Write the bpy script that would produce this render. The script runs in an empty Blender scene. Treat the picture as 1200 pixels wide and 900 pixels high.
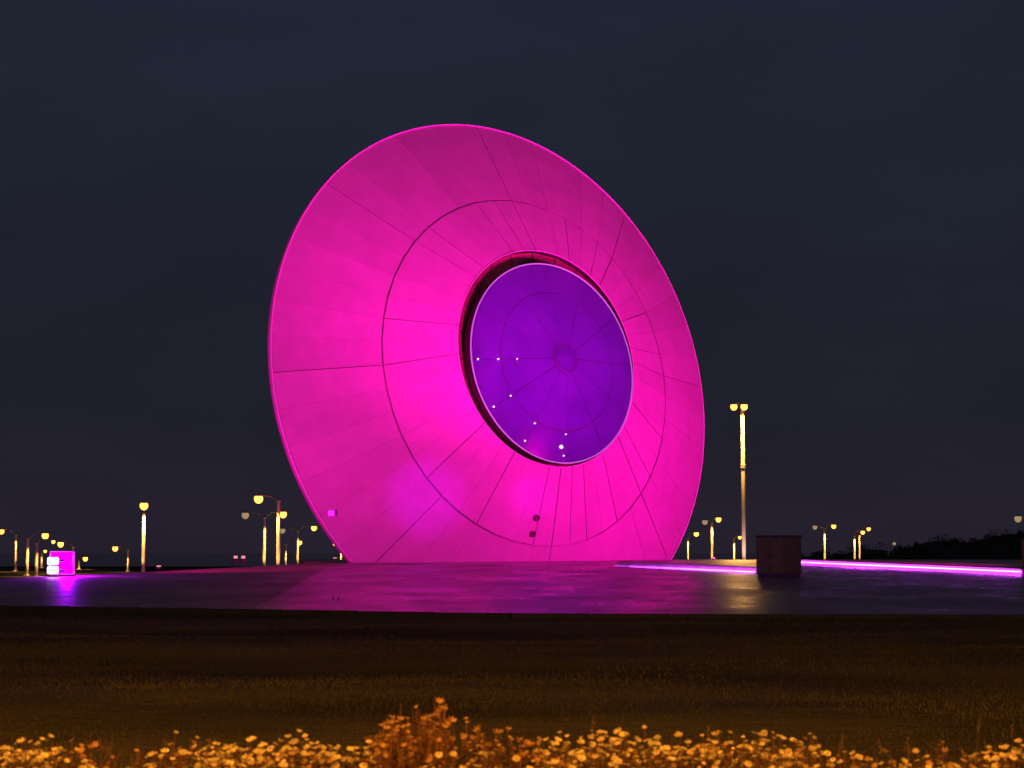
import bpy, bmesh, math, random
from mathutils import Vector, Matrix
R = math.radians
random.seed(7)
S = bpy.context.scene
COL = S.collection

# ------------------------------------------------------------------ camera
F = 2239.0                       # focal length in photo pixels (1200 wide)
HORIZON = 648.0
PITCH = math.atan2(HORIZON - 450, F)
EYE = Vector((0, 0, 1.6))
cd = bpy.data.cameras.new('camera'); cam = bpy.data.objects.new('camera', cd); COL.objects.link(cam)
cam.location = EYE; cam.rotation_euler = (math.pi/2 + PITCH, 0, 0)
cd.sensor_width = 36; cd.lens = F / 1200 * 36; cd.clip_start = 0.1; cd.clip_end = 20000
cd.dof.use_dof = True; cd.dof.focus_distance = 100; cd.dof.aperture_fstop = 4.5
S.camera = cam

# ------------------------------------------------------------------ night sky
w = bpy.data.worlds.new('World'); S.world = w; w.use_nodes = True
nt = w.node_tree; bg = nt.nodes['Background']
tc = nt.nodes.new('ShaderNodeTexCoord'); sx = nt.nodes.new('ShaderNodeSeparateXYZ')
rp = nt.nodes.new('ShaderNodeValToRGB')
nt.links.new(tc.outputs['Generated'], sx.inputs[0]); nt.links.new(sx.outputs['Z'], rp.inputs[0])
rp.color_ramp.elements[0].position = 0.0; rp.color_ramp.elements[0].color = (0.0182, 0.0138, 0.0250, 1)
rp.color_ramp.elements[1].position = 0.30; rp.color_ramp.elements[1].color = (0.0150, 0.0192, 0.0345, 1)
e = rp.color_ramp.elements.new(0.09); e.color = (0.0132, 0.0148, 0.0245, 1)
cn = nt.nodes.new('ShaderNodeTexNoise'); cn.inputs['Scale'].default_value = 7; cn.inputs['Detail'].default_value = 6
cm = nt.nodes.new('ShaderNodeMapping'); cm.inputs['Scale'].default_value = (1, 1, 2.6)      # thin stretched night cloud
nt.links.new(tc.outputs['Generated'], cm.inputs[0]); nt.links.new(cm.outputs[0], cn.inputs['Vector'])
cr = nt.nodes.new('ShaderNodeMapRange'); cr.inputs['From Min'].default_value = .3; cr.inputs['From Max'].default_value = .7; cr.inputs['To Min'].default_value = .90; cr.inputs['To Max'].default_value = 1.10
cs = nt.nodes.new('ShaderNodeVectorMath'); cs.operation = 'SCALE'
nt.links.new(cn.outputs['Fac'], cr.inputs['Value']); nt.links.new(rp.outputs[0], cs.inputs[0]); nt.links.new(cr.outputs[0], cs.inputs['Scale'])
nt.links.new(cs.outputs[0], bg.inputs['Color']); bg.inputs['Strength'].default_value = 1.0
sd = bpy.data.lights.new('moonlight', 'SUN'); sd.energy = 0.01; sd.angle = R(10); sd.color = (0.8, 0.85, 1)
so = bpy.data.objects.new('moonlight', sd); COL.objects.link(so); so.rotation_euler = (R(50), 0, R(-30))

# ------------------------------------------------------------------ exposure
vs = S.view_settings; vs.view_transform = 'Standard'; vs.look = 'None'; vs.exposure = 0; vs.gamma = 1
vs.use_curve_mapping = False

# ------------------------------------------------------------------ helpers
FWv = Vector((0, math.cos(PITCH), math.sin(PITCH))); UPv = Vector((0, -math.sin(PITCH), math.cos(PITCH)))
def at(px, py, y):
    """point on the photo ray through a pixel, at ground distance y"""
    d = FWv + Vector((1, 0, 0)) * ((px - 600) / F) - UPv * ((py - 450) / F)
    return EYE + d * (y / d.y)

def smooth(a, b, x):
    t = max(0., min(1., (x - a) / (b - a))); return t*t*(3 - 2*t)
def plaza_z(x, y):                      # gently rising paved apron, level at the building
    z = 0.022 * (y - 49)
    k = 0.12
    return -k * math.log(math.exp(-z/k) + math.exp(-1.2/k)) + 0.03
def hnoise(x, y):
    return (math.sin(x*0.61 + 1.3*math.sin(y*0.23)) * math.sin(y*0.37 + 0.7) * 0.5 +
            math.sin(x*0.17 + y*0.29 + 2.0) * 0.5)
def ground_z(x, y):
    z = -0.95 * smooth(52, 120, y)
    if y < 48: z += 0.085 * hnoise(x*.8, y*2.0) * smooth(48, 40, y) - 0.03*smooth(38,48,y)
    else: z -= 0.03
    return z

def ob(name, me, mat=None, parent=None, loc=None):
    o = bpy.data.objects.new(name, me); COL.objects.link(o)
    if mat is not None and not me.materials: me.materials.append(mat)
    if parent is not None: o.parent = parent
    if loc is not None: o.location = loc
    return o
def mesh(name, vs_, fs, smooth_=False):
    me = bpy.data.meshes.new(name); me.from_pydata([tuple(v) for v in vs_], [], fs); me.update()
    if smooth_:
        for p in me.polygons: p.use_smooth = True
    return me
def empty(name, loc=(0, 0, 0), rz=0):
    o = bpy.data.objects.new(name, None); COL.objects.link(o); o.location = loc; o.rotation_euler = (0, 0, rz)
    o.empty_display_size = 0.2
    return o
def tag(o, label=None, cat=None, group=None, kind=None):
    if label: o['label'] = label
    if cat: o['category'] = cat
    if group: o['group'] = group
    if kind: o['kind'] = kind
    return o
class MB:
    """collects primitives into one mesh"""
    def __init__(s): s.v = []; s.f = []
    def add(s, v, f):
        b = len(s.v); s.v += [Vector(x) for x in v]; s.f += [[i + b for i in q] for q in f]
    def box(s, c, d, bev=0.0, rz=0.0):
        bm = bmesh.new(); bmesh.ops.create_cube(bm, size=1)
        for v in bm.verts: v.co = Vector((v.co.x*d[0], v.co.y*d[1], v.co.z*d[2]))
        if bev: bmesh.ops.bevel(bm, geom=bm.edges[:], offset=bev, segments=2, affect='EDGES', profile=0.5)
        m = Matrix.Translation(c) @ Matrix.Rotation(rz, 4, 'Z')
        bm.verts.index_update()
        s.add([m @ v.co for v in bm.verts], [[v.index for v in f.verts] for f in bm.faces]); bm.free()
    def tube(s, pts, rad, n=10, cap=True):
        pts = [Vector(p) for p in pts]; rs = rad if isinstance(rad, (list, tuple)) else [rad]*len(pts)
        vs_ = []; prev = None
        for i, p in enumerate(pts):
            t = (pts[min(i+1, len(pts)-1)] - pts[max(i-1, 0)]).normalized()
            if prev is None:
                u = t.orthogonal().normalized()
            else:
                u = (prev - t * prev.dot(t)).normalized()
            prev = u; v = t.cross(u)
            for k in range(n):
                a = 2*math.pi*k/n; vs_.append(p + (u*math.cos(a) + v*math.sin(a)) * rs[i])
        fs = [[i*n+k, i*n+(k+1) % n, (i+1)*n+(k+1) % n, (i+1)*n+k] for i in range(len(pts)-1) for k in range(n)]
        if cap: fs += [list(range(n))[::-1], [(len(pts)-1)*n + k for k in range(n)]]
        s.add(vs_, fs)
    def lathe(s, prof, c=(0, 0, 0), n=16, axis=None):
        """prof: list of (r, z)"""
        c = Vector(c); m = Matrix.Identity(3)
        if axis is not None: m = Vector((0, 0, 1)).rotation_difference(Vector(axis)).to_matrix()
        vs_ = [c + m @ Vector((r*math.cos(2*math.pi*k/n), r*math.sin(2*math.pi*k/n), z)) for r, z in prof for k in range(n)]
        fs = [[i*n+k, i*n+(k+1) % n, (i+1)*n+(k+1) % n, (i+1)*n+k] for i in range(len(prof)-1) for k in range(n)]
        fs += [list(range(n))[::-1], [(len(prof)-1)*n + k for k in range(n)]]
        s.add(vs_, fs)
    def build(s, name, mat, parent=None, loc=None, sm=False):
        return ob(name, mesh(name, s.v, s.f, sm), mat, parent, loc)

# ------------------------------------------------------------------ materials
def mat(name, col, rough=0.6, metal=0.0, noise=0.0, nscale=5.0, bump=0.0, bscale=40.0, emit=None, estr=0.0, spec=0.5, stretch=(1, 1, 1), col2=None, objvar=0.0, bdist=0.05):
    m = bpy.data.materials.new(name); m.use_nodes = True
    t = m.node_tree; b = t.nodes['Principled BSDF']
    b.inputs['Base Color'].default_value = (*col, 1); b.inputs['Roughness'].default_value = rough
    b.inputs['Metallic'].default_value = metal; b.inputs['Specular IOR Level'].default_value = spec
    if noise or bump or col2:
        g = t.nodes.new('ShaderNodeNewGeometry'); mp = t.nodes.new('ShaderNodeMapping')
        mp.inputs['Scale'].default_value = stretch
        t.links.new(g.outputs['Position'], mp.inputs['Vector'])
    if noise or col2:
        n = t.nodes.new('ShaderNodeTexNoise'); n.inputs['Scale'].default_value = nscale; n.inputs['Detail'].default_value = 6
        n.inputs['Roughness'].default_value = 0.62
        t.links.new(mp.outputs[0], n.inputs['Vector'])
        r = t.nodes.new('ShaderNodeValToRGB'); r.color_ramp.elements[0].position = .32; r.color_ramp.elements[1].position = .68
        c2 = col2 or tuple(c * (1 + noise) for c in col); c1 = tuple(c * (1 - noise) for c in col) if noise else col
        r.color_ramp.elements[0].color = (*c1, 1); r.color_ramp.elements[1].color = (*c2, 1)
        t.links.new(n.outputs['Fac'], r.inputs[0]); src = r.outputs[0]
        if objvar:
            oi = t.nodes.new('ShaderNodeObjectInfo'); hs = t.nodes.new('ShaderNodeHueSaturation')
            mr = t.nodes.new('ShaderNodeMapRange'); mr.inputs['To Min'].default_value = 1 - objvar; mr.inputs['To Max'].default_value = 1 + objvar
            t.links.new(oi.outputs['Random'], mr.inputs['Value']); t.links.new(mr.outputs[0], hs.inputs['Value'])
            t.links.new(src, hs.inputs['Color']); src = hs.outputs[0]
        t.links.new(src, b.inputs['Base Color'])
    if bump:
        n2 = t.nodes.new('ShaderNodeTexNoise'); n2.inputs['Scale'].default_value = bscale; n2.inputs['Detail'].default_value = 5
        t.links.new(mp.outputs[0], n2.inputs['Vector'])
        bp = t.nodes.new('ShaderNodeBump'); bp.inputs['Strength'].default_value = bump; bp.inputs['Distance'].default_value = bdist
        t.links.new(n2.outputs['Fac'], bp.inputs['Height']); t.links.new(bp.outputs[0], b.inputs['Normal'])
    if emit:
        b.inputs['Emission Color'].default_value = (*emit, 1); b.inputs['Emission Strength'].default_value = estr
    return m

MAGENTA = (1.0, 0.0, 0.47)
VIOLET = (0.40, 0.02, 1.0)
SODIUM = (1.0, 0.50, 0.11)
M = {}
M['clad'] = mat('silver_composite_panel', (0.36, 0.325, 0.345), 0.5, noise=0.07, nscale=0.9, bump=0.03, bscale=9, objvar=0.05)
M['trim'] = mat('pale_edge_trim', (0.62, 0.58, 0.60), 0.35)
M['backing'] = mat('grey_backing', (0.33, 0.30, 0.31), 0.8)
M['backshell'] = mat('grey_back_shell', (0.30, 0.30, 0.31), 0.6, noise=0.1, nscale=0.7)
M['bronze'] = mat('brown_recess_metal', (0.16, 0.10, 0.06), 0.5, metal=0.1, noise=0.15, nscale=2)
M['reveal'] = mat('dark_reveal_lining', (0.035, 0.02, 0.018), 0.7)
M['rib'] = mat('dark_rib', (0.09, 0.05, 0.13), 0.5)
M['pole'] = mat('cream_lamp_pole', (0.80, 0.74, 0.62), 0.45)
M['lamp_metal'] = mat('lamp_arm_metal', (0.35, 0.32, 0.28), 0.5, metal=0.4)
M['lamp_glow'] = mat('sodium_lamp_lens', (0.9, 0.7, 0.4), 0.3, emit=(1.0, 0.36, 0.05), estr=4.2)
M['lamp_dim'] = mat('dim_lamp_lens', (0.5, 0.45, 0.35), 0.3, emit=(1.0, 0.7, 0.35), estr=0.35)
M['led'] = mat('violet_led_strip', (0.8, 0.6, 0.9), 0.3, emit=(0.62, 0.05, 1.0), estr=12)
M['flood_lens'] = mat('floodlight_lens', (0.9, 0.8, 0.95), 0.2, emit=(1.0, 0.55, 1.0), estr=4)
M['concrete'] = mat('dark_kiosk_panel', (0.23, 0.17, 0.11), 0.7, noise=0.2, nscale=3, bump=0.1, bscale=30)
M['kiosk_trim'] = mat('kiosk_steel', (0.09, 0.08, 0.075), 0.5, metal=0.3, noise=0.15, nscale=6)
M['wallstone'] = mat('pale_bench_stone', (0.42, 0.40, 0.38), 0.6, noise=0.15, nscale=2.5, bump=0.1, bscale=25)

def glass_mat():
    m = bpy.data.materials.new('backlit_violet_glass'); m.use_nodes = True; t = m.node_tree
    out = t.nodes['Material Output']; t.nodes.remove(t.nodes['Principled BSDF'])
    tr = t.nodes.new('ShaderNodeBsdfTranslucent'); gl = t.nodes.new('ShaderNodeBsdfGlossy'); mx = t.nodes.new('ShaderNodeMixShader')
    fr = t.nodes.new('ShaderNodeFresnel'); fr.inputs['IOR'].default_value = 1.45
    g = t.nodes.new('ShaderNodeNewGeometry'); n = t.nodes.new('ShaderNodeTexNoise'); n.inputs['Scale'].default_value = 0.55; n.inputs['Detail'].default_value = 4
    t.links.new(g.outputs['Position'], n.inputs['Vector'])
    r = t.nodes.new('ShaderNodeValToRGB'); r.color_ramp.elements[0].color = (0.54, 0.33, 0.86, 1); r.color_ramp.elements[1].color = (0.60, 0.38, 0.93, 1)
    r.color_ramp.elements[0].position = .35; r.color_ramp.elements[1].position = .65
    t.links.new(n.outputs['Fac'], r.inputs[0]); t.links.new(r.outputs[0], tr.inputs['Color'])
    gl.inputs['Roughness'].default_value = 0.12; gl.inputs['Color'].default_value = (0.9, 0.85, 1, 1)
    t.links.new(fr.outputs[0], mx.inputs[0]); t.links.new(tr.outputs[0], mx.inputs[1]); t.links.new(gl.outputs[0], mx.inputs[2])
    t.links.new(mx.outputs[0], out.inputs['Surface'])
    return m
M['lens_glass'] = glass_mat()
def clear_glass():
    m = bpy.data.materials.new('housing_glass'); m.use_nodes = True; t = m.node_tree
    out = t.nodes['Material Output']; t.nodes.remove(t.nodes['Principled BSDF'])
    tp = t.nodes.new('ShaderNodeBsdfTransparent'); gl = t.nodes.new('ShaderNodeBsdfTranslucent'); mx = t.nodes.new('ShaderNodeMixShader')
    gl.inputs['Color'].default_value = (0.75, 0.3, 0.9, 1); tp.inputs['Color'].default_value = (0.80, 0.36, 0.92, 1)
    mx.inputs[0].default_value = 0.25
    t.links.new(tp.outputs[0], mx.inputs[1]); t.links.new(gl.outputs[0], mx.inputs[2]); t.links.new(mx.outputs[0], out.inputs['Surface'])
    return m
M['housing_glass'] = clear_glass()

def paving(name, c1, c2, rough, sx_, sy_):
    """stone slabs: joints as fine relief, tonal variation per slab, wet-looking wear"""
    m = bpy.data.materials.new(name); m.use_nodes = True; t = m.node_tree; b = t.nodes['Principled BSDF']
    g = t.nodes.new('ShaderNodeNewGeometry')
    br = t.nodes.new('ShaderNodeTexBrick'); br.inputs['Scale'].default_value = 1.0
    br.inputs['Brick Width'].default_value = sx_; br.inputs['Row Height'].default_value = sy_; br.inputs['Mortar Size'].default_value = 0.012
    br.inputs['Color1'].default_value = (*c1, 1); br.inputs['Color2'].default_value = (*c2, 1); br.inputs['Mortar'].default_value = (c1[0]*.5, c1[1]*.5, c1[2]*.5, 1)
    t.links.new(g.outputs['Position'], br.inputs['Vector'])
    n = t.nodes.new('ShaderNodeTexNoise'); n.inputs['Scale'].default_value = 0.35; n.inputs['Detail'].default_value = 7; n.inputs['Roughness'].default_value = .6
    mp = t.nodes.new('ShaderNodeMapping'); mp.inputs['Scale'].default_value = (1, .6, 1)
    t.links.new(g.outputs['Position'], mp.inputs['Vector']); t.links.new(mp.outputs[0], n.inputs['Vector'])
    mr = t.nodes.new('ShaderNodeMapRange'); mr.inputs['From Min'].default_value = .3; mr.inputs['From Max'].default_value = .7
    mr.inputs['To Min'].default_value = .55; mr.inputs['To Max'].default_value = 1.5
    t.links.new(n.outputs['Fac'], mr.inputs['Value'])
    vm = t.nodes.new('ShaderNodeVectorMath'); vm.operation = 'SCALE'
    t.links.new(br.outputs['Color'], vm.inputs[0]); t.links.new(mr.outputs[0], vm.inputs['Scale'])
    t.links.new(vm.outputs[0], b.inputs['Base Color'])
    rr = t.nodes.new('ShaderNodeMapRange'); rr.inputs['From Min'].default_value = .3; rr.inputs['From Max'].default_value = .7
    rr.inputs['To Min'].default_value = rough + .14; rr.inputs['To Max'].default_value = rough - .1
    t.links.new(n.outputs['Fac'], rr.inputs['Value']); t.links.new(rr.outputs[0], b.inputs['Roughness'])
    n2 = t.nodes.new('ShaderNodeTexNoise'); n2.inputs['Scale'].default_value = 3; n2.inputs['Detail'].default_value = 5
    t.links.new(g.outputs['Position'], n2.inputs['Vector'])
    ad = t.nodes.new('ShaderNodeMath'); ad.operation = 'SUBTRACT'; t.links.new(n2.outputs['Fac'], ad.inputs[0]); t.links.new(br.outputs['Fac'], ad.inputs[1])
    bp = t.nodes.new('ShaderNodeBump'); bp.inputs['Strength'].default_value = .5; bp.inputs['Distance'].default_value = .012
    t.links.new(ad.outputs[0], bp.inputs['Height']); t.links.new(bp.outputs[0], b.inputs['Normal'])
    return m
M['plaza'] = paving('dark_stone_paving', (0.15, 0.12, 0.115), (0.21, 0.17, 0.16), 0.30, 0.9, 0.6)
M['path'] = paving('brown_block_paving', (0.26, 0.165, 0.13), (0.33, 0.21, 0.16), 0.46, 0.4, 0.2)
M['lawn'] = mat('lawn_soil', (0.036, 0.027, 0.008), 0.95, noise=0.0, col2=(0.18, 0.125, 0.04), nscale=0.22, stretch=(0.4, 1.0, 1), bump=0.6, bscale=7, spec=0.1, bdist=.12)
M['far'] = mat('far_scrubland', (0.045, 0.04, 0.028), 0.95, noise=0.4, nscale=0.05, spec=0.1)
M['grass'] = mat('grass_blade', (0.045, 0.036, 0.010), 0.8, col2=(0.17, 0.12, 0.04), nscale=0.30, stretch=(0.45, 1.0, 1), spec=0.15)
M['scrub'] = mat('dark_scrub_leaf', (0.035, 0.035, 0.018), 0.9, noise=0.5, nscale=0.3, spec=0.1)

def light(name, kind, loc, power, col, parent=None, target=None, ang=60, blend=0.8, rad=0.2):
    l = bpy.data.lights.new(name, kind); l.energy = power; l.color = col; l.shadow_soft_size = rad
    o = bpy.data.objects.new(name, l); COL.objects.link(o)
    loc = Vector(loc)
    if kind == 'SPOT':
        l.spot_size = R(ang); l.spot_blend = blend
        o.rotation_euler = (Vector(target) - loc).to_track_quat('-Z', 'Y').to_euler()
    if parent is not None:
        o.parent = parent; loc = loc - parent.location
    o.location = loc
    return o

# ================================================================== GROUND
def grid_sheet(name, xs, ys, zf, m, kind='structure'):
    nx = len(xs); v = [(x, y, zf(x, y)) for y in ys for x in xs]
    f = [[j*nx+i, j*nx+i+1, (j+1)*nx+i+1, (j+1)*nx+i] for j in range(len(ys)-1) for i in range(nx-1)]
    o = ob(name, mesh(name, v, f, True), m); o['kind'] = kind; return o
xs = [-9000, -3000, -1000, -400, -150, -70] + [-40 + i*0.8 for i in range(101)] + [70, 150, 400, 1000, 3000, 9000]
ys = [-60, -30, -10, 0] + [4 + i*0.5 for i in range(96)] + [52, 54, 57, 60, 65, 70, 80, 90, 100, 110, 120, 130, 150, 200, 300, 500, 900, 2000, 5000, 12000]
go = grid_sheet('ground', xs, ys, ground_z, M['lawn'])
go.data.materials.append(M['far'])
for p in go.data.polygons:
    if p.center.y > 53: p.material_index = 1

sea = ob('sea', mesh('sea', [(-9000, 345, -.80), (58, 345, -.80), (75, 700, -.80), (9000, 700, -.80), (9000, 11900, -.80), (-9000, 11900, -.80)], [[0, 1, 2, 3, 4, 5]]),
         mat('dark_sea', (0.012, 0.015, 0.02), 0.12, bump=.25, bscale=.6, bdist=.15)); sea['kind'] = 'structure'
# paved apron: outline follows the photo's edges; a sheet with a skirt
def edge_left(y):                         # left boundary of the paving
    pts = [(40, -60), (68, -60), (71, -32), (75, -20.3), (84, -15.5), (92, -12.2), (100, -9.6), (106, -11.5), (124, -14)]
    for (a, b), (c, d) in zip(pts, pts[1:]):
        if a <= y <= c: return b + (d-b)*(y-a)/(c-a)
    return pts[-1][1]
def front(x): return 48.6 - 0.30*max(x, -16) if x < 0 else 48.6 - 0.05*min(x, 30)
def path_edge(y): return -6.9 - 2.3*(y-50)/53
def sheet(name, lx, rx, m, lift, n=40, skirt=True):
    v = []; f = []; rows = []
    for j in range(61):
        s = j/60; row = []
        for i in range(n+1):
            y = None; q = i/n
            # iterate for the sheared front line
            y = 48 + s*(124-48)
            for _ in range(3):
                x = lx(y) + (rx(y)-lx(y))*q
                y = front(x) + s*(124-front(x))
            row.append(len(v)); v.append((x, y, plaza_z(x, y) + lift - (1.0*smooth(113, 124, y))))
        rows.append(row)
    for j in range(60):
        for i in range(n): f.append([rows[j][i], rows[j][i+1], rows[j+1][i+1], rows[j+1][i]])
    if skirt:
        loop = rows[0] + [r[-1] for r in rows[1:]] + rows[-1][::-1][1:] + [r[0] for r in rows[::-1]][1:-1]
        lo = []
        for k in loop: lo.append(len(v)); v.append((v[k][0], v[k][1], -1.2))
        for k in range(len(loop)): f.append([loop[k], lo[k], lo[(k+1) % len(loop)], loop[(k+1) % len(loop)]])
    o = ob(name, mesh(name, v, f), m); o['kind'] = 'structure'; return o
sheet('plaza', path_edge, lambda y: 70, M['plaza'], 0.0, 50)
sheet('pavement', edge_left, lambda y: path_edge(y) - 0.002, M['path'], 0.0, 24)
# low stone kerb along the front of the paving
kb = MB()
for i in range(60):
    x0 = -60 + i*2.0; x1 = x0 + 1.985
    for (xa, xb) in ((x0, x1),):
        ya, yb = front(xa) - 0.14, front(xb) - 0.14
        c = Vector(((xa+xb)/2, (ya+yb)/2, plaza_z(0, (ya+yb)/2) - 0.035))
        kb.box(c, (math.hypot(xb-xa, yb-ya), 0.24, 0.2), 0.012, math.atan2(yb-ya, xb-xa))
kerb = kb.build('kerb', mat('kerb_stone', (0.04, 0.033, 0.03), 0.7, noise=0.25, nscale=1.5), None); kerb['kind'] = 'structure'

# ================================================================== DISC BUILDING
CEN = Vector((-0.4066, 107.0, 11.2676)); AZ, EL = 0.6478, 0.146
N_ = Vector((math.sin(AZ)*math.cos(EL), -math.cos(AZ)*math.cos(EL), math.sin(EL)))
A_ = Vector((math.cos(AZ), math.sin(AZ), 0)); B_ = N_.cross(A_)
R0, R1, H1, R2, H2, OY = 15.02, 9.80, 2.464, 6.05, 4.08, 0.366
R3, H3, HUB = 5.57, 4.51, 1.1
BASEZ = 1.2
ROOT = Vector((CEN.x, CEN.y, BASEZ))
def P3(th, r, h, oy=0.0):
    return CEN + A_*(math.cos(th)*r) + B_*(math.sin(th)*r + oy) + N_*h - ROOT
disc = empty('disc_building', ROOT)
tag(disc, 'huge tilted round disc building glowing magenta with a violet glass eye', 'building')
TH0 = R(1.6); STEP = R(7.5)
def clip_ground(me, fill=True):
    zs = [v.co.z for v in me.vertices]
    if max(zs) < -0.02: return None
    if min(zs) < -0.12:
        bm = bmesh.new(); bm.from_mesh(me)
        r = bmesh.ops.bisect_plane(bm, geom=bm.verts[:]+bm.edges[:]+bm.faces[:], plane_co=(0, 0, -0.10), plane_no=(0, 0, 1), clear_inner=True)
        ed = [g for g in r['geom_cut'] if isinstance(g, bmesh.types.BMEdge)]
        if ed and fill: bmesh.ops.holes_fill(bm, edges=[x for x in bm.edges if x.is_boundary], sides=0)
        bm.to_mesh(me); bm.free()
    return me
def panel(name, th0, th1, ra, ha, oa, rb, hb, ob_, g0, g1, thick, m, parent, jit=0.012, nr=2):
    """trapezoid cladding panel between two radii; g0/g1 half joint widths either side"""
    rnd = lambda: random.uniform(-jit, jit)
    top = []; bot = []
    for i in range(nr+1):
        t = i/nr; r = ra + (rb-ra)*t; h = ha + (hb-ha)*t; o = oa + (ob_-oa)*t
        for th, sg, g in ((th0, 1, g0), (th1, -1, g1)):
            a = th + sg*g/r
            j = rnd()
            top.append(P3(a, r, h + j, o)); bot.append(P3(a, r, h + j - thick, o))
    k = len(top); v = top + bot; f = []
    for i in range(nr):
        a, b, c, d = 2*i, 2*i+1, 2*i+3, 2*i+2
        f += [[a, b, c, d], [k+d, k+c, k+b, k+a], [a, d, k+d, k+a], [b, k+b, k+c, c]]
    f += [[0, k, k+1, 1], [2*nr, 2*nr+1, k+2*nr+1, k+2*nr]]
    me = clip_ground(mesh(name, v, f))
    if me is None: return None
    bm = bmesh.new(); bm.from_mesh(me); bmesh.ops.recalc_face_normals(bm, faces=bm.faces[:]); bm.to_mesh(me); bm.free()
    return ob(name, me, m, parent)
OUT_W = {k*6 for k in range(8)}
def kidx(deg): return round((deg - 1.6)/7.5) % 48
IN_W = {kidx(d) for d in (129.1, 106.6, 99.1, 91.6, 69.1, 46.6, 24.1, 9.1, 1.6, -43.4, -88.4, -95.9, -73.4, -118.4, 166.6, -178.4, -140.9, -20.9)}
IN_M = {kidx(d) for d in (54.1, -80.9, -58.4, 136.6, -35.9)}
def gout(k): return 0.022 if k % 48 in OUT_W else 0.004
def gin(k): return 0.024 if k % 48 in IN_W else (0.02 if k % 48 in IN_M else 0.004)
for k in range(48):
    a, b = TH0 + k*STEP, TH0 + (k+1)*STEP
    # radii are pushed out a little so the flat facets' mid-points sit on the circle
    panel('outer_panel', a, b, R0-0.03, 0.0, 0, R1+0.042, H1-0.018, 0, gout(k), gout(k+1), 0.07, M['clad'], disc)
    panel('inner_panel', a, b, R1-0.042, H1+0.018, 0, R2+0.05, H2-0.02, OY, gin(k), gin(k+1), 0.07, M['clad'], disc, 0.01)
# continuous structure behind the joints, rim edge and back
def revolve(name, prof, m, parent, n=96, sm=True, oys=None, clip=True):
    v = [P3(2*math.pi*k/n, r, h, (oys[i] if oys else 0)) for i, (r, h) in enumerate(prof) for k in range(n)]
    f = [[i*n+k, i*n+(k+1) % n, (i+1)*n+(k+1) % n, (i+1)*n+k] for i in range(len(prof)-1) for k in range(n)]
    me = mesh(name, v, f, sm)
    if clip:
        me = clip_ground(me, False)
    return ob(name, me, m, parent)
revolve('backing_shell', [(R0-0.06, -0.095), (R1, H1-0.105), (R2+0.10, H2-0.105)], M['backing'], disc, oys=[0, 0, OY])
revolve('rim_edge', [(R0-0.03, -0.02), (R0, -0.03), (R0+0.05, -0.09), (R0+0.06, -0.18), (R0+0.02, -0.32), (R0-0.2, -0.55), (R0-0.7, -0.75)], M['backshell'], disc, 192)
revolve('back_shell', [(R0-0.7, -0.75), (11.5, -1.9), (7.5, -2.7), (3.5, -3.05), (0.02, -3.1)], M['backshell'], disc, 96)
def ring_tube(name, r, h, rad, m, parent, oy=0.0, n=192, k=8):
    v = []
    for i in range(n):
        th = 2*math.pi*i/n
        for j in range(k):
            q = 2*math.pi*j/k; v.append(P3(th, r + rad*math.cos(q), h + rad*math.sin(q), oy))
    f = [[i*k+j, i*k+(j+1) % k, ((i+1) % n)*k+(j+1) % k, ((i+1) % n)*k+j] for i in range(n) for j in range(k)]
    me = clip_ground(mesh(name, v, f, True), False); return ob(name, me, m, parent)
ring_tube('rim_trim', R0+0.0, 0.01, 0.045, M['trim'], disc)
ring_tube('opening_trim', R2+0.02, H2+0.0, 0.028, M['trim'], disc, OY)
# reveal behind the opening: bronze wall panels round the gap
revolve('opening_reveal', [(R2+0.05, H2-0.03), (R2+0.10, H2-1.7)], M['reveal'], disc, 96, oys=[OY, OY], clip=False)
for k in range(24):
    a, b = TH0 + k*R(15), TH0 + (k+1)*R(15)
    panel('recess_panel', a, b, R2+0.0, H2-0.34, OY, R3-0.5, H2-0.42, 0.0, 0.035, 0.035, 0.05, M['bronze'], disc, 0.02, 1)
# the glass eye
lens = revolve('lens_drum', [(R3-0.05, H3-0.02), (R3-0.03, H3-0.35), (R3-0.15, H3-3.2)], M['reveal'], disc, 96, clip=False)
lens['label'] = 'violet glass eye set proud of the round opening'
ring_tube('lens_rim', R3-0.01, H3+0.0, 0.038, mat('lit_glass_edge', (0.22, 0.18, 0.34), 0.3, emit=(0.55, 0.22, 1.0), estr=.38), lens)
def hcap(r): return H3 + HUB*(1 - r/R3)
RR = 3.85
for k in range(12):
    a, b = R(1.6) + k*R(30), R(1.6) + (k+1)*R(30)
    for (ra, rb) in ((R3-0.07, RR+0.02), (RR-0.02, 0.72)):
        # each pane bows a little: split in four across
        v = []; n = 6; g = 0.012
        for r in (ra, rb):
            for i in range(n+1):
                th = a + g/r + (b - a - 2*g/r)*i/n
                v.append(P3(th, r, hcap(r)))
        v2 = [q - N_*0.03 for q in v]
        m_ = n+1; f = [[i, i+1, m_+i+1, m_+i] for i in range(n)]
        L = len(v); f += [[L+m_+i, L+m_+i+1, L+i+1, L+i] for i in range(n)]
        lp = list(range(m_)) + list(range(2*m_-1, m_-1, -1))
        f += [[lp[(i+1) % len(lp)], lp[i], L+lp[i], L+lp[(i+1) % len(lp)]] for i in range(len(lp))]
        me = mesh('glass_pane', v + v2, f)
        bm = bmesh.new(); bm.from_mesh(me); bmesh.ops.recalc_face_normals(bm, faces=bm.faces[:]); bm.to_mesh(me); bm.free()
        ob('glass_pane', me, M['lens_glass'], lens)
    mb = MB(); mb.tube([P3(a, R3-0.1, hcap(R3-.1)-0.08), P3(a, 0.6, hcap(.6)-0.08)], 0.03, 6); mb.build('rib', M['rib'], lens)
ring_tube('ring_rib', RR, hcap(RR)-0.055, 0.035, M['rib'], lens, n=96, k=6)
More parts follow.
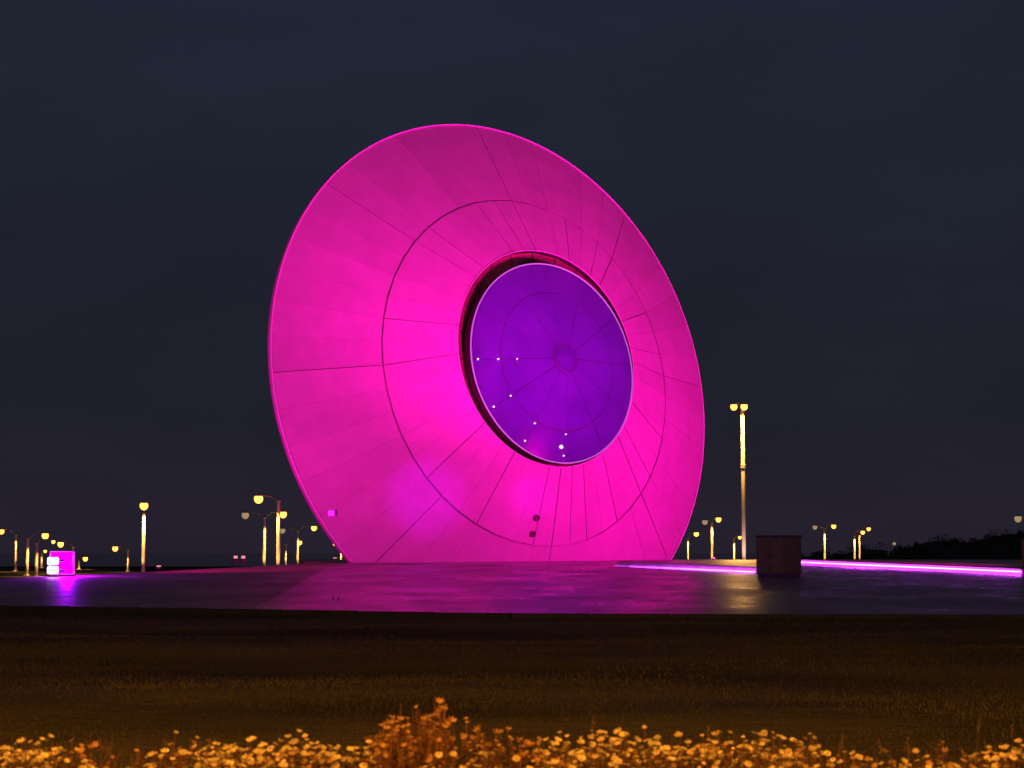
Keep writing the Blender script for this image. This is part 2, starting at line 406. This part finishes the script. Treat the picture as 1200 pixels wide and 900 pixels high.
mb = MB(); mb.lathe([(0.01, -0.05), (0.78, -0.05), (0.78, 0.02), (0.7, 0.07), (0.3, 0.12), (0.01, 0.13)], P3(0, 0, hcap(.72)), 32, N_); mb.build('hub', M['lens_glass'], lens, sm=False)
ring_tube('hub_ring', .76, hcap(.72)+.02, .03, M['rib'], lens, n=32, k=6)
revolve('drum_floor', [(R3-0.15, H3-3.2), (3.0, H3-3.3), (0.02, H3-3.3)], mat('drum_lining', (0.28, 0.24, 0.5), 0.6), lens, 64, clip=False)
glow = mat('small_glow_dot', (0.9, 0.8, 0.95), 0.3, emit=(1.0, 0.62, 0.95), estr=3)  # small emissive dots set along the spokes of the glass eye
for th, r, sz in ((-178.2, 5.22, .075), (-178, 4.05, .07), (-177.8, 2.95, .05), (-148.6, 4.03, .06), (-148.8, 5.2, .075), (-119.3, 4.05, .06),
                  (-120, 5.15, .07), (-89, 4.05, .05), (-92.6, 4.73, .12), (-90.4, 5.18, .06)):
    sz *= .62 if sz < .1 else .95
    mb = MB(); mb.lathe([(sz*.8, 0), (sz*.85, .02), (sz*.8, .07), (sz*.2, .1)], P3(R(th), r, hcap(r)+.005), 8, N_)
    mb.build('glow_dot', glow, lens)
for th, r, pw, c in ((-100, 2.9, 92, (0.80, 0.0, 1.0)), (140, 3.2, 34, (0.46, 0.0, 1.0)), (20, 3.2, 36, (0.6, 0.0, 1.0)), (-160, 3.6, 44, (0.36, 0.0, 1.0)), (-30, 3.6, 36, (0.45, 0, 1.0))):
    light('lens_light', 'POINT', ROOT + P3(R(th), r, H3-2.5), pw, c, disc, rad=0.6)
# two round ports beside the lower seam and a small projector on the rim
for rr_ in (8.39, 9.22):
    h_ = H1 + (H2-H1)*(R1-rr_)/(R1-R2)
    nn = (N_*math.cos(R(23)) + (A_*math.cos(R(-97.1)) + B_*math.sin(R(-97.1)))*math.sin(R(23))).normalized()
    mb = MB(); mb.lathe([(.17, -.02), (.17, .04), (.135, .05), (.12, .0), (.02, -.015)], P3(R(-97.1), rr_, h_+.02), 16, nn)
    mb.build('vent_port', mat('dark_port', (0.06, 0.02, 0.02), 0.5), disc)
mb = MB(); c = P3(R(-147.7), 14.55, 0.42)
mb.box(c, (.34, .1, .30), .02, AZ-.4)
mb.build('rim_projector', mat('violet_projector', (0.5, 0.3, 0.6), .4, emit=(0.5, 0.03, 1.0), estr=.6), disc)

# ================================================================== LED-LIT LOW WALLS, KIOSKS, FLOODLIGHTS
def low_wall(p0, p1, h, depth, led_z, label, led_proud=0.14, nseg=8, fade=False):
    p0 = Vector(p0); p1 = Vector(p1); d = p1 - p0; L = d.length; rz = math.atan2(d.y, d.x)
    z0 = plaza_z(*p0); z1 = plaza_z(*p1)
    root = empty('light_bench', (p0.x, p0.y, z0))
    nrm = Vector((math.sin(rz), -math.cos(rz), 0))
    if nrm.y > 0: nrm = -nrm
    tag(root, label, 'bench')
    def bar(name, m, a, b, zlo, zhi, off0, off1, bev=0.0):
        v = []
        for t in (a, b):
            c = Vector((d.x*t, d.y*t, (z1-z0)*t))
            for o_, z in ((off0, zlo), (off1, zlo), (off1, zhi), (off0, zhi)):
                v.append(c + nrm*o_ + Vector((0, 0, z)))
        me = mesh(name, v, [[0, 1, 2, 3], [7, 6, 5, 4], [0, 4, 5, 1], [1, 5, 6, 2], [2, 6, 7, 3], [3, 7, 4, 0]])
        bm = bmesh.new(); bm.from_mesh(me); bmesh.ops.recalc_face_normals(bm, faces=bm.faces[:])
        if bev: bmesh.ops.bevel(bm, geom=bm.edges[:], offset=bev, segments=2, affect='EDGES', profile=.5)
        bm.to_mesh(me); bm.free()
        return ob(name, me, m, root)
    for i in range(nseg):
        a = i/nseg + 0.004/L; b = (i+1)/nseg - 0.004/L
        bar('stone_block', M['wallstone'], a, b, -0.05, h-0.06, -depth, 0.0, .008)
        bar('coping', M['wallstone'], a, b, h-0.055, h, -depth-.03, 0.05, .01)
    for i in range(nseg):
        q = 1.0 if not fade else max(.06, 1 - i/nseg)**1.6
        bar('led_strip', mat('violet_led_strip', (0.8, 0.6, 0.9), 0.3, emit=(0.62, 0.05, 1.0), estr=24*q*random.uniform(.85, 1.15)), i/nseg + .003/L, (i+1)/nseg - .003/L, led_z, led_z+0.048, led_proud-.05, led_proud)
    return root
low_wall((10.45, 82.0), (5.0, 91.8), 0.24, 0.45, 0.015, 'long low stone bench with violet light along its foot, in front of the disc', fade=True)
low_wall((21.25, 79.9), (14.2, 96.2), 0.24, 0.40, 0.09, 'low kerb bench with a bright violet light line along its face beside the edge kiosk')

def kiosk(x, y, rz, w_, d_, h_, label, group=None):
    root = empty('kiosk', (x, y, plaza_z(x, y)), rz); tag(root, label, 'kiosk')
    mb = MB(); mb.box((0, 0, .05), (w_-.08, d_-.08, .14), .01); mb.build('plinth', M['kiosk_trim'], root)
    mb = MB(); mb.box((0, 0, .12+(h_-.2)/2), (w_, d_, h_-.2), .02); mb.build('body', M['concrete'], root)
    mb = MB(); mb.box((0, 0, h_-.045), (w_+.08, d_+.08, .07), .015); mb.build('roof_slab', M['kiosk_trim'], root)
    for s in (-1, 1):   # two door leaves on one face, a louvred panel on the other
        mb = MB(); mb.box((s*w_*.235, -d_/2-.012, h_*.5), (w_*.44, .03, h_*.76), .006); dr = mb.build('door', M['concrete'], root)
        mb = MB(); mb.box((s*w_*.06, -d_/2-.04, h_*.5), (.03, .04, .16), .008); mb.build('handle', M['kiosk_trim'], dr)
    for i in range(5):
        mb = MB(); mb.box((-w_/2-.012, 0, h_*.30 + i*.085), (.03, d_*.62, .05), .008); mb.build('louvre', M['kiosk_trim'], root)
    return root
kp = at(917, 677, 76.6)
kiosk(kp.x, 77.6, R(-44), 1.40, 1.16, 1.66, 'dark boxy utility kiosk beside the tall twin lamp post')
kiosk(21.9, 79.4, R(-30), 1.30, 1.10, 1.52, 'violet edged kiosk at the end of the bright light line')

def floodlight(x, y, tgt, power, col, label, ang=44, blend=.9, z=None, sc=1.0, post=0.0):
    z0 = (plaza_z(x, y) if z is None else z) + post
    root = empty('floodlight', (x, y, z0)); tag(root, label, 'floodlight'); root.scale = (sc, sc, sc)
    dirv = (Vector(tgt) - Vector((x, y, z0+.4))).normalized(); rz = math.atan2(dirv.y, dirv.x)
    mb = MB(); mb.lathe([(.16, -.01-post), (.16, .03-post), (.05, .05-post), (.04, .2)], (0, 0, 0), 14); mb.build('base', M['kiosk_trim'], root)
    mb = MB(); sd_ = Vector((-math.sin(rz), math.cos(rz), 0))
    mb.tube([Vector((0, 0, .2))-sd_*.2+Vector((0, 0, .2)), Vector((0, 0, .2))-sd_*.2, Vector((0, 0, .2))+sd_*.2, Vector((0, 0, .4))+sd_*.2], .018, 6); mb.build('yoke', M['kiosk_trim'], root)
    mb = MB(); mb.lathe([(.07, -.22), (.15, -.12), (.18, .08), (.19, .12), (.17, .12)], (0, 0, .42), 16, dirv); mb.build('housing', M['kiosk_trim'], root)
    mb = MB(); mb.lathe([(.165, .105), (.12, .118), (.02, .122)], (0, 0, .42), 16, dirv)
    mb.build('lens', mat('flood_lens_' + label[:6], (.9, .8, .9), .2, emit=col, estr=8), root)
    light('beam', 'SPOT', Vector((x, y, z0)) + Vector((0, 0, .42)) + dirv*.25, power, col, root, tgt, ang, blend, .15)
    return root
# main magenta projectors: in the glass housing at left, an added unseen one behind the kiosk to fill the disc, and an assumed unseen one past the right edge kiosk
FL = Vector((-18.2, 77.6, plaza_z(-18, 77.6)))
def flood_box():
    root = empty('floodlight_housing', FL, R(12)); tag(root, 'glowing glass box of violet floodlights at the edge of the paving', 'floodlight')
    W, D_, H_ = .96, .9, 1.04
    mb = MB(); mb.box((0, 0, .04), (W+.06, D_+.06, .1), .015); mb.build('base', M['kiosk_trim'], root)
    for sx_ in (-1, 1):
        for sy_ in (-1, 1):
            mb = MB(); mb.box((sx_*(W/2-.02), sy_*(D_/2-.02), .09+(H_-.14)/2), (.04, .04, H_-.14)); mb.build('corner_post', M['trim'], root)
    mb = MB(); mb.box((0, 0, H_-.025), (W, D_, .05), .01); mb.build('lid', M['trim'], root)
    for sx_ in (-1, 1):
        mb = MB(); mb.box((sx_*(W/2-.02), 0, H_/2+.02), (.008, D_-.1, H_-.18)); mb.build('glass_side', M['housing_glass'], root)
    for sy_ in (-1, 1):
        mb = MB(); mb.box((0, sy_*(D_/2-.02), H_/2+.02), (W-.1, .008, H_-.18)); mb.build('glass_side', M['housing_glass'], root)
    for i, z in enumerate((.62, .26)):
        mb = MB(); mb.box((-.34, -.52, z), (.44, .16, .30), .05); fx = mb.build('lamp_head', M['flood_lens'], root)
        mb = MB(); mb.box((-.12, -.38, z), (.5, .14, .08), .02); mb.build('lamp_bracket', M['kiosk_trim'], fx)
    return root
fb = flood_box()
light('inner_glow', 'POINT', FL + Vector((0.2, -.1, .5)), 2600, (0.5, 0.0, 1.0), fb, rad=.15)
bl = light('beam', 'SPOT', (FL.x+.9, FL.y+1.1, FL.z+1.3), 34000, MAGENTA, None, (-2.5, 101, 14), 86, 1.0, .3)
bl.parent = fb; bl.matrix_parent_inverse = Matrix.LocRotScale(fb.location, fb.rotation_euler, None).inverted()
floodlight(31.0, 87.5, (5.5, 108, 12), 112000, MAGENTA, 'round floodlight on a tall post past the edge kiosk, aimed at the disc', 70, 1.0, post=2.6)  # assumed source out of view, lights the right side of the disc
floodlight(kp.x+.25, 79.7, (-3, 102, 23), 92000, MAGENTA, 'round floodlight on a short post behind the dark utility kiosk', 60, .9, post=.8)
# narrow violet spots standing on the paving
s1 = at(392.5, 661, 100.2)
floodlight(-5.32, 57.1, (CEN + A_*(math.cos(R(-137.8))*10.2) + B_*(math.sin(R(-137.8))*10.2) + N_*2.3), 72000, (0.6, 0.0, 1.0), 'small violet spot, left of the tiny pair on the dark paving', 7.0, 1.0, sc=.14)
floodlight(-5.15, 56.9, (CEN + A_*(math.cos(R(-103))*7.2) + B_*(math.sin(R(-103))*7.2) + N_*3.6), 75000, (0.6, 0.0, 1.0), 'small violet spot, right of the tiny pair on the dark paving', 3.6, 1.0, sc=.14)

# ================================================================== LAMP POSTS
def lamp_post(px, ptop, d, heads, label, group=None, rad=.17, power=2600, joint=None, lantern=.38, cone=150):
    top = at(px, ptop, d); base = Vector((top.x, d, 0.0))
    on_plaza = d < 113
    base.z = (plaza_z(base.x, d) if on_plaza else ground_z(base.x, d)) - .03
    if 113 <= d < 124: base.z = plaza_z(base.x, d) - smooth(113, 124, d)
    H = top.z - base.z
    root = empty('lamp_post', base); tag(root, label, 'lamp post', group)
    mb = MB(); mb.lathe([(rad*1.9, -.05), (rad*1.9, .12), (rad*1.4, .2), (rad*1.2, .35)], (0, 0, 0), 14); mb.build('base', M['lamp_metal'], root)
    mb = MB(); mb.lathe([(rad, .0), (rad, H*.5), (rad*.88, H)], (0, 0, 0), 14); mb.build('pole', M['pole'], root, sm=True)
    mb = MB(); mb.lathe([(rad*.9, H), (rad*1.5, H+.03), (rad*1.5, H+.10), (rad*.5, H+.2), (.02, H+.24)], (0, 0, 0), 14); mb.build('cap', M['lamp_metal'], root)
    # small assumed ground light, added to wash the shaft
    mb = MB(); mb.lathe([(.14, -.05), (.14, .10), (.11, .12), (.02, .12)], (-.1, -1.0, 0), 12); mb.build('assumed_uplight', M['lamp_metal'], root)
    up = base + Vector((-.1, -1.0, .2))
    light('shaft_wash', 'SPOT', up, (14*H*H if not joint else 900), (1.0, 0.52, 0.14) if not joint else (1.0, 0.52, 0.42), root, base + Vector((0, 0, H*.75)), 40, .8, .08)
    if joint:
        jz = at(px, joint, d).z - base.z
        mb = MB(); mb.lathe([(rad*1.02, jz-.2), (rad*1.35, jz-.14), (rad*1.35, jz+.14), (rad*1.02, jz+.2)], (0, 0, 0), 14); mb.build('collar', M['pole'], root)
    for (hx, hy, lit) in heads:
        fwd = 1.1 if d < 160 or abs(hx-px) < 3 else 1.5
        hp = at(hx, hy, d - fwd) - base
        st = Vector((0, 0, H+.05)); mid = Vector((hp.x*.45, hp.y*.45, max(H, hp.z)+.28))
        mb = MB(); mb.tube([st, mid, hp + Vector((0, 0, lantern*1.0))], [.05, .045, .035], 8); arm = mb.build('arm', M['lamp_metal'], root, sm=True)
        mb = MB(); mb.lathe([(.05, lantern*1.25), (lantern*1.1, lantern*.85), (lantern*1.15, lantern*.7), (lantern*.9, lantern*.68)], hp, 14); mb.build('hood', M['lamp_metal'], arm)
        mb = MB(); mb.lathe([(lantern*.85, lantern*.66), (lantern, lantern*.25), (lantern*.95, -lantern*.3), (lantern*.6, -lantern*.8), (.03, -lantern)], hp, 14)
        mb.build('lantern', M['lamp_glow'] if lit else M['lamp_dim'], arm, sm=True)
        if lit:
            lp = base + hp + Vector((0, -.1, -lantern-.15))
            light('lamp_light', 'SPOT', lp, power*(1 if lit is True else lit), SODIUM, root, lp + Vector((0, 0, -1)), cone, .3, .12)
    return root
GL = 'lamp posts on the far ground left of the disc'; GR = 'lamp posts on the far ground right of the disc'
lamp_post(19.5, 627, 265, [(1.7, 623, True)], 'cream lamp post with its arm turned away from the glowing box', None)
lamp_post(32.5, 632, 215, [(53, 628, True)], 'cream lamp post, middle of the close trio by the glowing box')
lamp_post(43.3, 637, 200, [(62.5, 635, True)], 'cream lamp post of the close trio next to the glowing box', None, power=900, lantern=.2)
lamp_post(86, 641, 240, [(71, 638, True)], 'lamp post standing behind the glowing floodlight box')
lamp_post(49, 648, 330, [(53, 646, True)], 'tiny far lamp post between the close trio', None, power=600, lantern=.28)
lamp_post(92.5, 657, 300, [(100, 655, True)], 'short far lamp post just beyond the glowing floodlight box', None, power=700)
lamp_post(150.5, 645, 260, [(135, 643, True)], 'short lamp post beside the taller single post at the paving edge', None, power=900)
lamp_post(168.7, 603, 175, [(168.7, 593, True)], 'lone upright lamp post with its lantern directly above the pole', None, rad=.16)
lamp_post(310, 607, 200, [(287.5, 604, False), (331.7, 603, True)], 'twin armed lamp post with one bright and one dim lantern')
lamp_post(326.7, 588, 165, [(303, 585, True)], 'tallest lamp post of the cluster beside the foot of the disc')
lamp_post(334.7, 638, 330, [(351, 636, True)], 'shortest far lamp post of the cluster beside the disc', None, lantern=.42)
lamp_post(349, 622, 260, [(368, 619, True), (331, 622, False)], 'twin armed lamp post of the cluster nearest the rim of the disc')
lamp_post(400, 641, 320, [(391.7, 638, .5)], 'lamp post hidden behind the rim, its lantern just showing', None, lantern=.2)
lamp_post(806, 631, 335, [(816, 626, True)], 'small lamp post hard against the right foot of the disc', None, lantern=.42)
lamp_post(834, 613, 270, [(842, 609, True), (826, 612, False)], 'medium lamp post between the disc and the tall twin post')
lamp_post(860, 631, 335, [(867, 630, True)], 'small lamp post tucked beside the tall twin post', None, lantern=.3)
lamp_post(870, 477, 150, [(860, 477, True), (872, 477, True)], 'very tall twin headed lamp post behind the bench', None, .155, 2400, 546.5, .27, 170)
lamp_post(966, 622, 300, [(977, 617, True), (955, 618, False)], 'lamp post with one bright lantern just past the dark kiosk', None, lantern=.36)
lamp_post(1001, 628, 330, [(1011, 624, True)], 'nearer of two lamp posts standing close together by the scrub', None, lantern=.36)
lamp_post(1006.8, 627, 350, [(1018, 620, True)], 'farther of two lamp posts standing close together by the scrub', None, lantern=.36)
lamp_post(1041, 638, 430, [(1048, 637, False)], 'unlit lamp post in front of the dark scrub')
lamp_post(1203, 612, 200, [(1193, 608, False)], 'dim lamp post behind the edge kiosk')
# assumed street lamps, unseen beside the viewpoint, added to light lawn and flowers
for x, y, lb in ((-8.5, 1.0, 'assumed street lamp out of view at the left of the viewpoint'), (9.5, -2.0, 'assumed street lamp out of view at the right of the viewpoint')):
    root = empty('assumed_street_lamp', (x, y, ground_z(x, y))); tag(root, lb, 'assumed street lamp')
    mb = MB(); mb.lathe([(.14, -.05), (.14, .5), (.09, .6), (.06, 7.0)], (0, 0, 0), 14); mb.build('pole', M['pole'], root)
    s = 1 if x < 0 else -1
    mb = MB(); mb.tube([(0, 0, 7.0), (s*.5, .2, 7.25), (s*1.5, .5, 7.3)], [.055, .05, .04], 8); arm = mb.build('arm', M['lamp_metal'], root)
    mb = MB(); mb.box((s*1.75, .55, 7.3), (.7, .3, .14), .04); hd = mb.build('lamp_head', M['lamp_metal'], arm)
    mb = MB(); mb.box((s*1.75, .55, 7.21), (.5, .22, .04), .015); mb.build('lamp_lens', M['lamp_glow'], arm)
    light('lamp_light', 'POINT', (x+s*1.75, y+.6, 7.05 + ground_z(x, y)), 6500, (1.0, 0.46, 0.05), root, rad=.25)  # light of the assumed lamp, added to brighten the foreground

# low bollard lights at the paving edge
for px, py in ((276, 661), (285, 660.5), (186, 667), (836, 658.5), (392.5, 662)):
    b = at(px, py, 99 if px < 300 and px > 200 else (88 if px < 200 else 110))
    root = empty('bollard_light', (b.x, b.y, plaza_z(b.x, b.y) - .02))
    hb = .42 if 200 < px < 300 else .18
    tag(root, {276: 'squat bollard light, left of the pair on the paving edge', 285: 'squat bollard light of the pair, on the side of the lamp cluster', 186: 'tiny ground light beside the lone upright lamp post', 836: 'tiny ground light under the medium lamp post', 392.5: 'tiny ground light at the foot of the rim of the disc'}[px], 'bollard')
    mb = MB(); mb.lathe([(.11, 0), (.11, hb*.6)], (0, 0, 0), 12); mb.build('post', M['kiosk_trim'], root)
    mb = MB(); mb.lathe([(.10, hb*.6), (.10, hb*.92)], (0, 0, 0), 12); mb.build('lens', mat('bollard_lens', (.8, .6, .5), .3, emit=(1.0, .42, .28), estr=.7), root)
    mb = MB(); mb.lathe([(.12, hb*.92), (.12, hb*.97), (.05, hb)], (0, 0, 0), 12); mb.build('cap', M['kiosk_trim'], root)

# ================================================================== FAR SCRUB ON A DUNE AT RIGHT
def dune_z(x, y):
    c = 0
    for (cx, cy, wx, wy, h) in ((114, 430, 15, 40, 7.0), (99, 440, 12, 35, 5.4), (150, 440, 30, 40, 7.0), (85, 450, 11, 30, 3.4), (72, 460, 16, 30, 1.8), (200, 460, 40, 50, 6)):
        c = max(c, h*math.exp(-((x-cx)/wx)**2 - ((y-cy)/wy)**2))
    return -1.0 + c + .25*hnoise(x*.6, y*.4)*min(1, c)
grid_sheet('dune', [60+i*3 for i in range(71)], [360+i*6 for i in range(31)], dune_z, M['far'])
sc = MB(); v = []; f = []
rs = random.Random(5)
for i in range(420):
    x = rs.uniform(66, 215); y = rs.uniform(395, 470); z = dune_z(x, y)
    if z < -.4: continue
    hh = rs.uniform(.5, 2.0)*(1 if rs.random() < .85 else 1.5); wd = hh*rs.uniform(.7, 1.3)
    for k in range(60):
        t = rs.random(); a = rs.uniform(0, 6.28); rad = wd*math.sqrt(rs.random())*(1-.5*t)
        c = Vector((x+rad*math.cos(a), y+rad*math.sin(a), z+hh*t*rs.uniform(.6, 1)))
        u = Vector((rs.gauss(0, 1), rs.gauss(0, 1), rs.gauss(0, 1))).normalized(); w_ = u.orthogonal().normalized(); s = rs.uniform(.12, .30)
        b = len(v); v += [c-u*s, c+w_*s*.5, c+u*s, c-w_*s*.5]; f.append([b, b+1, b+2, b+3])
scrub = ob('scrub', mesh('scrub', v, f), M['scrub']); tag(scrub, 'dark mass of low scrub on the far dune', 'scrub', kind='stuff')

# ================================================================== GRASS ON THE LAWN
rs = random.Random(11); v = []; f = []
for i in range(95000):
    # density falls with distance
    y = 11.5 * math.exp(rs.random()*math.log(47.5/11.5)); x = rs.uniform(-.30, .30)*y
    if math.sin(x*.9+1.7*math.sin(y*.31))*math.sin(y*.55+x*.13) < rs.uniform(-1.2, .2): continue
    z = ground_z(x, y); s = (.6 + y/28)
    h = rs.uniform(.012, .032)*s; wd = .0035*s*1.3; a = rs.uniform(0, 6.28); lx, ly = rs.gauss(0, .5)*h, rs.gauss(0, .5)*h
    b = len(v); v += [(x-wd*math.cos(a), y-wd*math.sin(a), z-.005), (x+wd*math.cos(a), y+wd*math.sin(a), z-.005), (x+lx, y+ly, z+h)]; f.append([b, b+1, b+2])
gr = ob('grass', mesh('grass', v, f), M['grass']); tag(gr, 'short dry mown grass in front of the paving', 'grass', kind='stuff')

# ================================================================== FLOWERS IN THE FOREGROUND
M['petal'] = mat('cream_petal', (0.84, 0.56, 0.20), 0.6, noise=0.15, nscale=9, objvar=.4)
M['petal_o'] = mat('rust_petal', (0.55, 0.24, 0.07), 0.7, noise=0.2, nscale=9, objvar=.3)
M['stem'] = mat('flower_stem', (0.15, 0.06, 0.018), 0.7, noise=0.3, nscale=8)
M['leaf'] = mat('flower_leaf', (0.15, 0.06, 0.016), 0.7, noise=0.4, nscale=7)
M['rust_leaf'] = mat('rust_leaf', (0.27, 0.095, 0.022), 0.8, noise=0.4, nscale=7)
M['eye'] = mat('flower_eye', (0.55, 0.30, 0.03), 0.8)
def flower_mesh(name, rad, np_, droop, pm, seed):
    r_ = random.Random(seed); v = []; f = []; mi = []
    for k in range(np_):
        a = 2*math.pi*k/np_ + r_.uniform(-.1, .1); d = droop + r_.uniform(-.15, .15); L = rad*r_.uniform(.85, 1.1); w_ = rad*.30
        ca, sa = math.cos(a), math.sin(a)
        def q(l, s): return (ca*l - sa*s, sa*l + ca*s, math.sin(d)*l*l/rad)
        b = len(v); v += [q(rad*.15, -w_*.4), q(rad*.15, w_*.4), q(L*.7, w_), q(L, w_*.4), q(L, -w_*.4), q(L*.7, -w_)]
        f.append([b, b+1, b+2, b+3, b+4, b+5]); mi.append(0)
    n = 7; b = len(v)
    for (rr_, z) in ((rad*.32, .0), (rad*.26, rad*.12), (rad*.1, rad*.17)):
        for k in range(n): v.append((rr_*math.cos(2*math.pi*k/n), rr_*math.sin(2*math.pi*k/n), z))
    for i in range(2):
        for k in range(n): f.append([b+i*n+k, b+i*n+(k+1) % n, b+(i+1)*n+(k+1) % n, b+(i+1)*n+k]); mi.append(1)
    f.append([b+2*n+k for k in range(n)]); mi.append(1)
    me = mesh(name, v, f); me.materials.append(pm); me.materials.append(M['eye'])
    for p, i in zip(me.polygons, mi): p.material_index = i
    return me
DAISY = [flower_mesh('daisy', .0205, 9, d, M['petal'], i) for i, d in enumerate((.1, .5, -.3, .9))]
RUST = [flower_mesh('rust_flower', .020, 7, d, M['petal_o'], 20+i) for i, d in enumerate((.7, 1.1, .3))]
def leaf_quads(v, f, c, dirv, L, wd):
    s = dirv.cross(Vector((0, 0, 1)));  s = s.normalized() if s.length > .01 else Vector((1, 0, 0))
    b = len(v); v += [c, c+dirv*L*.5+s*wd, c+dirv*L+Vector((0, 0, -L*.2)), c+dirv*L*.5-s*wd]; f.append([b, b+1, b+2, b+3])
def plant(x, y, htop, spread, ns, nflow, heads, leafmat, stemmat, label, group, cat, seed, leafy=1.0):
    r_ = random.Random(seed); z0 = ground_z(x, y)
    root = empty('flowering_plant', (x, y, z0)); tag(root, label, cat, group)
    st = MB(); lv = []; lf = []; tips = []
    for i in range(ns):
        a = r_.uniform(0, 6.28); q = math.sqrt(r_.random()); rd = spread*q
        h = htop*(1 - .25*q*q)*r_.uniform(.80, 1.0)
        p0 = Vector((rd*.3*math.cos(a), rd*.3*math.sin(a), -.02)); p2 = Vector((rd*math.cos(a), rd*math.sin(a), h))
        p1 = (p0+p2)/2 + Vector((r_.gauss(0, .03), r_.gauss(0, .03), 0))
        st.tube([p0, p1, p2], [.0035, .0028, .0018], 4)
        tips.append((p2, (p2-p1).normalized()))
        for k in range(int(7*leafy)):
            t = r_.uniform(.25, .95); c = p0.lerp(p1, t*2) if t < .5 else p1.lerp(p2, t*2-1)
            aa = r_.uniform(0, 6.28); dv = Vector((math.cos(aa), math.sin(aa), r_.uniform(-.1, .8))).normalized()
            leaf_quads(lv, lf, c, dv, r_.uniform(.02, .05), r_.uniform(.004, .009))
            if k == 0 and i < nflow:   # short side shoot that carries a flower of its own
                e_ = c + dv*r_.uniform(.03, .08) + Vector((0, 0, r_.uniform(.02, .05))); st.tube([c, e_], [.002, .0014], 4)
                tips.append((e_, (dv + Vector((0, 0, 1.4))).normalized()))
    st.build('stems', stemmat, root); ob('leaves', mesh('leaves', lv, lf), leafmat, root)
    r_.shuffle(tips)
    for (p, d) in tips[:nflow]:
        o = ob('flower', r_.choice(heads), None, root, p)
        up = (d + Vector((r_.gauss(0, .35), -.35 + r_.gauss(0, .35), .2))).normalized()
        o.rotation_euler = up.to_track_quat('Z', 'Y').to_euler(); s = r_.uniform(.6, 1.3); o.scale = (s, s, s)
    return root
rs = random.Random(21)
def hz(py, y): return at(600, py, y).z
LD = 'leafy plant crowded with small pale yellow daisies in the front flower bed'
GD = 'daisy plants along the front flower bed'
DL = {1: 'yellow daisy plant of the small clump past the wide brown patch', 9: 'sparse daisy plant inside the wide brown seeding patch', 2: 'yellow daisy plant in the thick drift between brown patch and rust bush',
      8: 'low yellow daisy plant in front of the tallest rust bush', 7: 'low yellow daisy plant where the rust bushes taper off', 3: 'yellow daisy plant in the widest drift of blooms beyond the rust bushes',
      4: 'sparse daisy plant among the scattered seed stalks', 5: 'yellow daisy plant of the small clump past the seed stalks'}
def daisies(pa, pb, top, n, seed, dens=1.0):
    for i in range(n):
        px = pa + (pb-pa)*(i+.5)/n + rs.uniform(-8, 8); y = rs.uniform(10.3, 11.9)
        p = at(px, 900, y); t = top + rs.uniform(-10, 12)
        plant(p.x, y, hz(t, y) - ground_z(p.x, y), .17, 30, int(32*dens), DAISY, M['leaf'], M['stem'], DL[seed], GD + ': ' + DL[seed], 'flower plant', seed*100+i)
daisies(-15, 75, 858, 5, 1); daisies(210, 435, 860, 14, 2); daisies(645, 955, 856, 20, 3); daisies(555, 650, 880, 4, 7, .7); daisies(430, 560, 880, 5, 8, .7); daisies(70, 210, 884, 4, 9, .5)
daisies(955, 1170, 884, 7, 4, .5); daisies(1165, 1215, 866, 3, 5)
LB = 'brownish seeding plant with few blooms between the yellow daisies'; GB = 'brown seeding plants in the front flower bed'
brown = [(px, 870 + 8*math.sin(px*.05) - (14 if 85 < px < 180 else 0)) for px in range(5, 1200, 38)]
for i, (px, top) in enumerate(brown):
    y = rs.uniform(10.6, 11.8); p = at(px, 900, y)
    plant(p.x, y, hz(top, y) - ground_z(p.x, y), .16, 18, 9, RUST, M['rust_leaf'], M['stem'], LB, GB, 'flower plant', 700+i, 1.6)
LR = 'taller rust coloured bush of small round flower heads rising from the daisies'; GRr = 'rust coloured bushes in the front flower bed'
for i, (px, top, sp, ns, tall) in enumerate(((466, 822, .13, 34, 'broad rust coloured bush beside the tallest flowering spike'), (511, 806, .10, 34, 'tallest rust coloured flowering bush rising above the daisies'), (448, 840, .13, 30, None),
        (492, 826, .12, 34, None), (545, 842, .15, 34, None), (585, 850, .15, 32, None), (622, 860, .14, 26, None), (500, 846, .18, 40, None), (645, 880, .12, 20, None))):
    y = 10.8 + .12*i; p = at(px, 900, y)
    plant(p.x, y, hz(top, y) - ground_z(p.x, y), sp, ns, ns, RUST, M['rust_leaf'], M['rust_leaf'], tall or LR, GRr, 'bush', 800+i, 2.4)
# a few tall seed stalks
for i, (px, top) in enumerate(((682, 838), (832, 853), (972, 862), (1046, 868), (1142, 843), (1182, 850), (1080, 866))):
    y = 11.2; p = at(px, 900, y); h = hz(top, y) - ground_z(p.x, y); r_ = random.Random(900+i)
    root = empty('grass_stalk', (p.x, y, ground_z(p.x, y))); tag(root, 'thin dry grass stalk with a feathery seed head above the flowers', 'grass stalk', 'seed stalks over the flower bed')
    mb = MB(); lean = r_.uniform(-.08, .08); mb.tube([(0, 0, -.02), (lean*.3, 0, h*.6), (lean, 0, h)], [.002, .0016, .0008], 4); mb.build('stalk', M['stem'], root)
    lv = []; lf = []
    for k in range(14):
        t = k/14; leaf_quads(lv, lf, Vector((lean*(1-.1*t), 0, h-.09*t)), Vector((r_.choice((-1, 1))*.5, r_.gauss(0, .3), .8)).normalized(), .022, .003)
    ob('seed_head', mesh('seed_head', lv, lf), M['petal_o'], root)
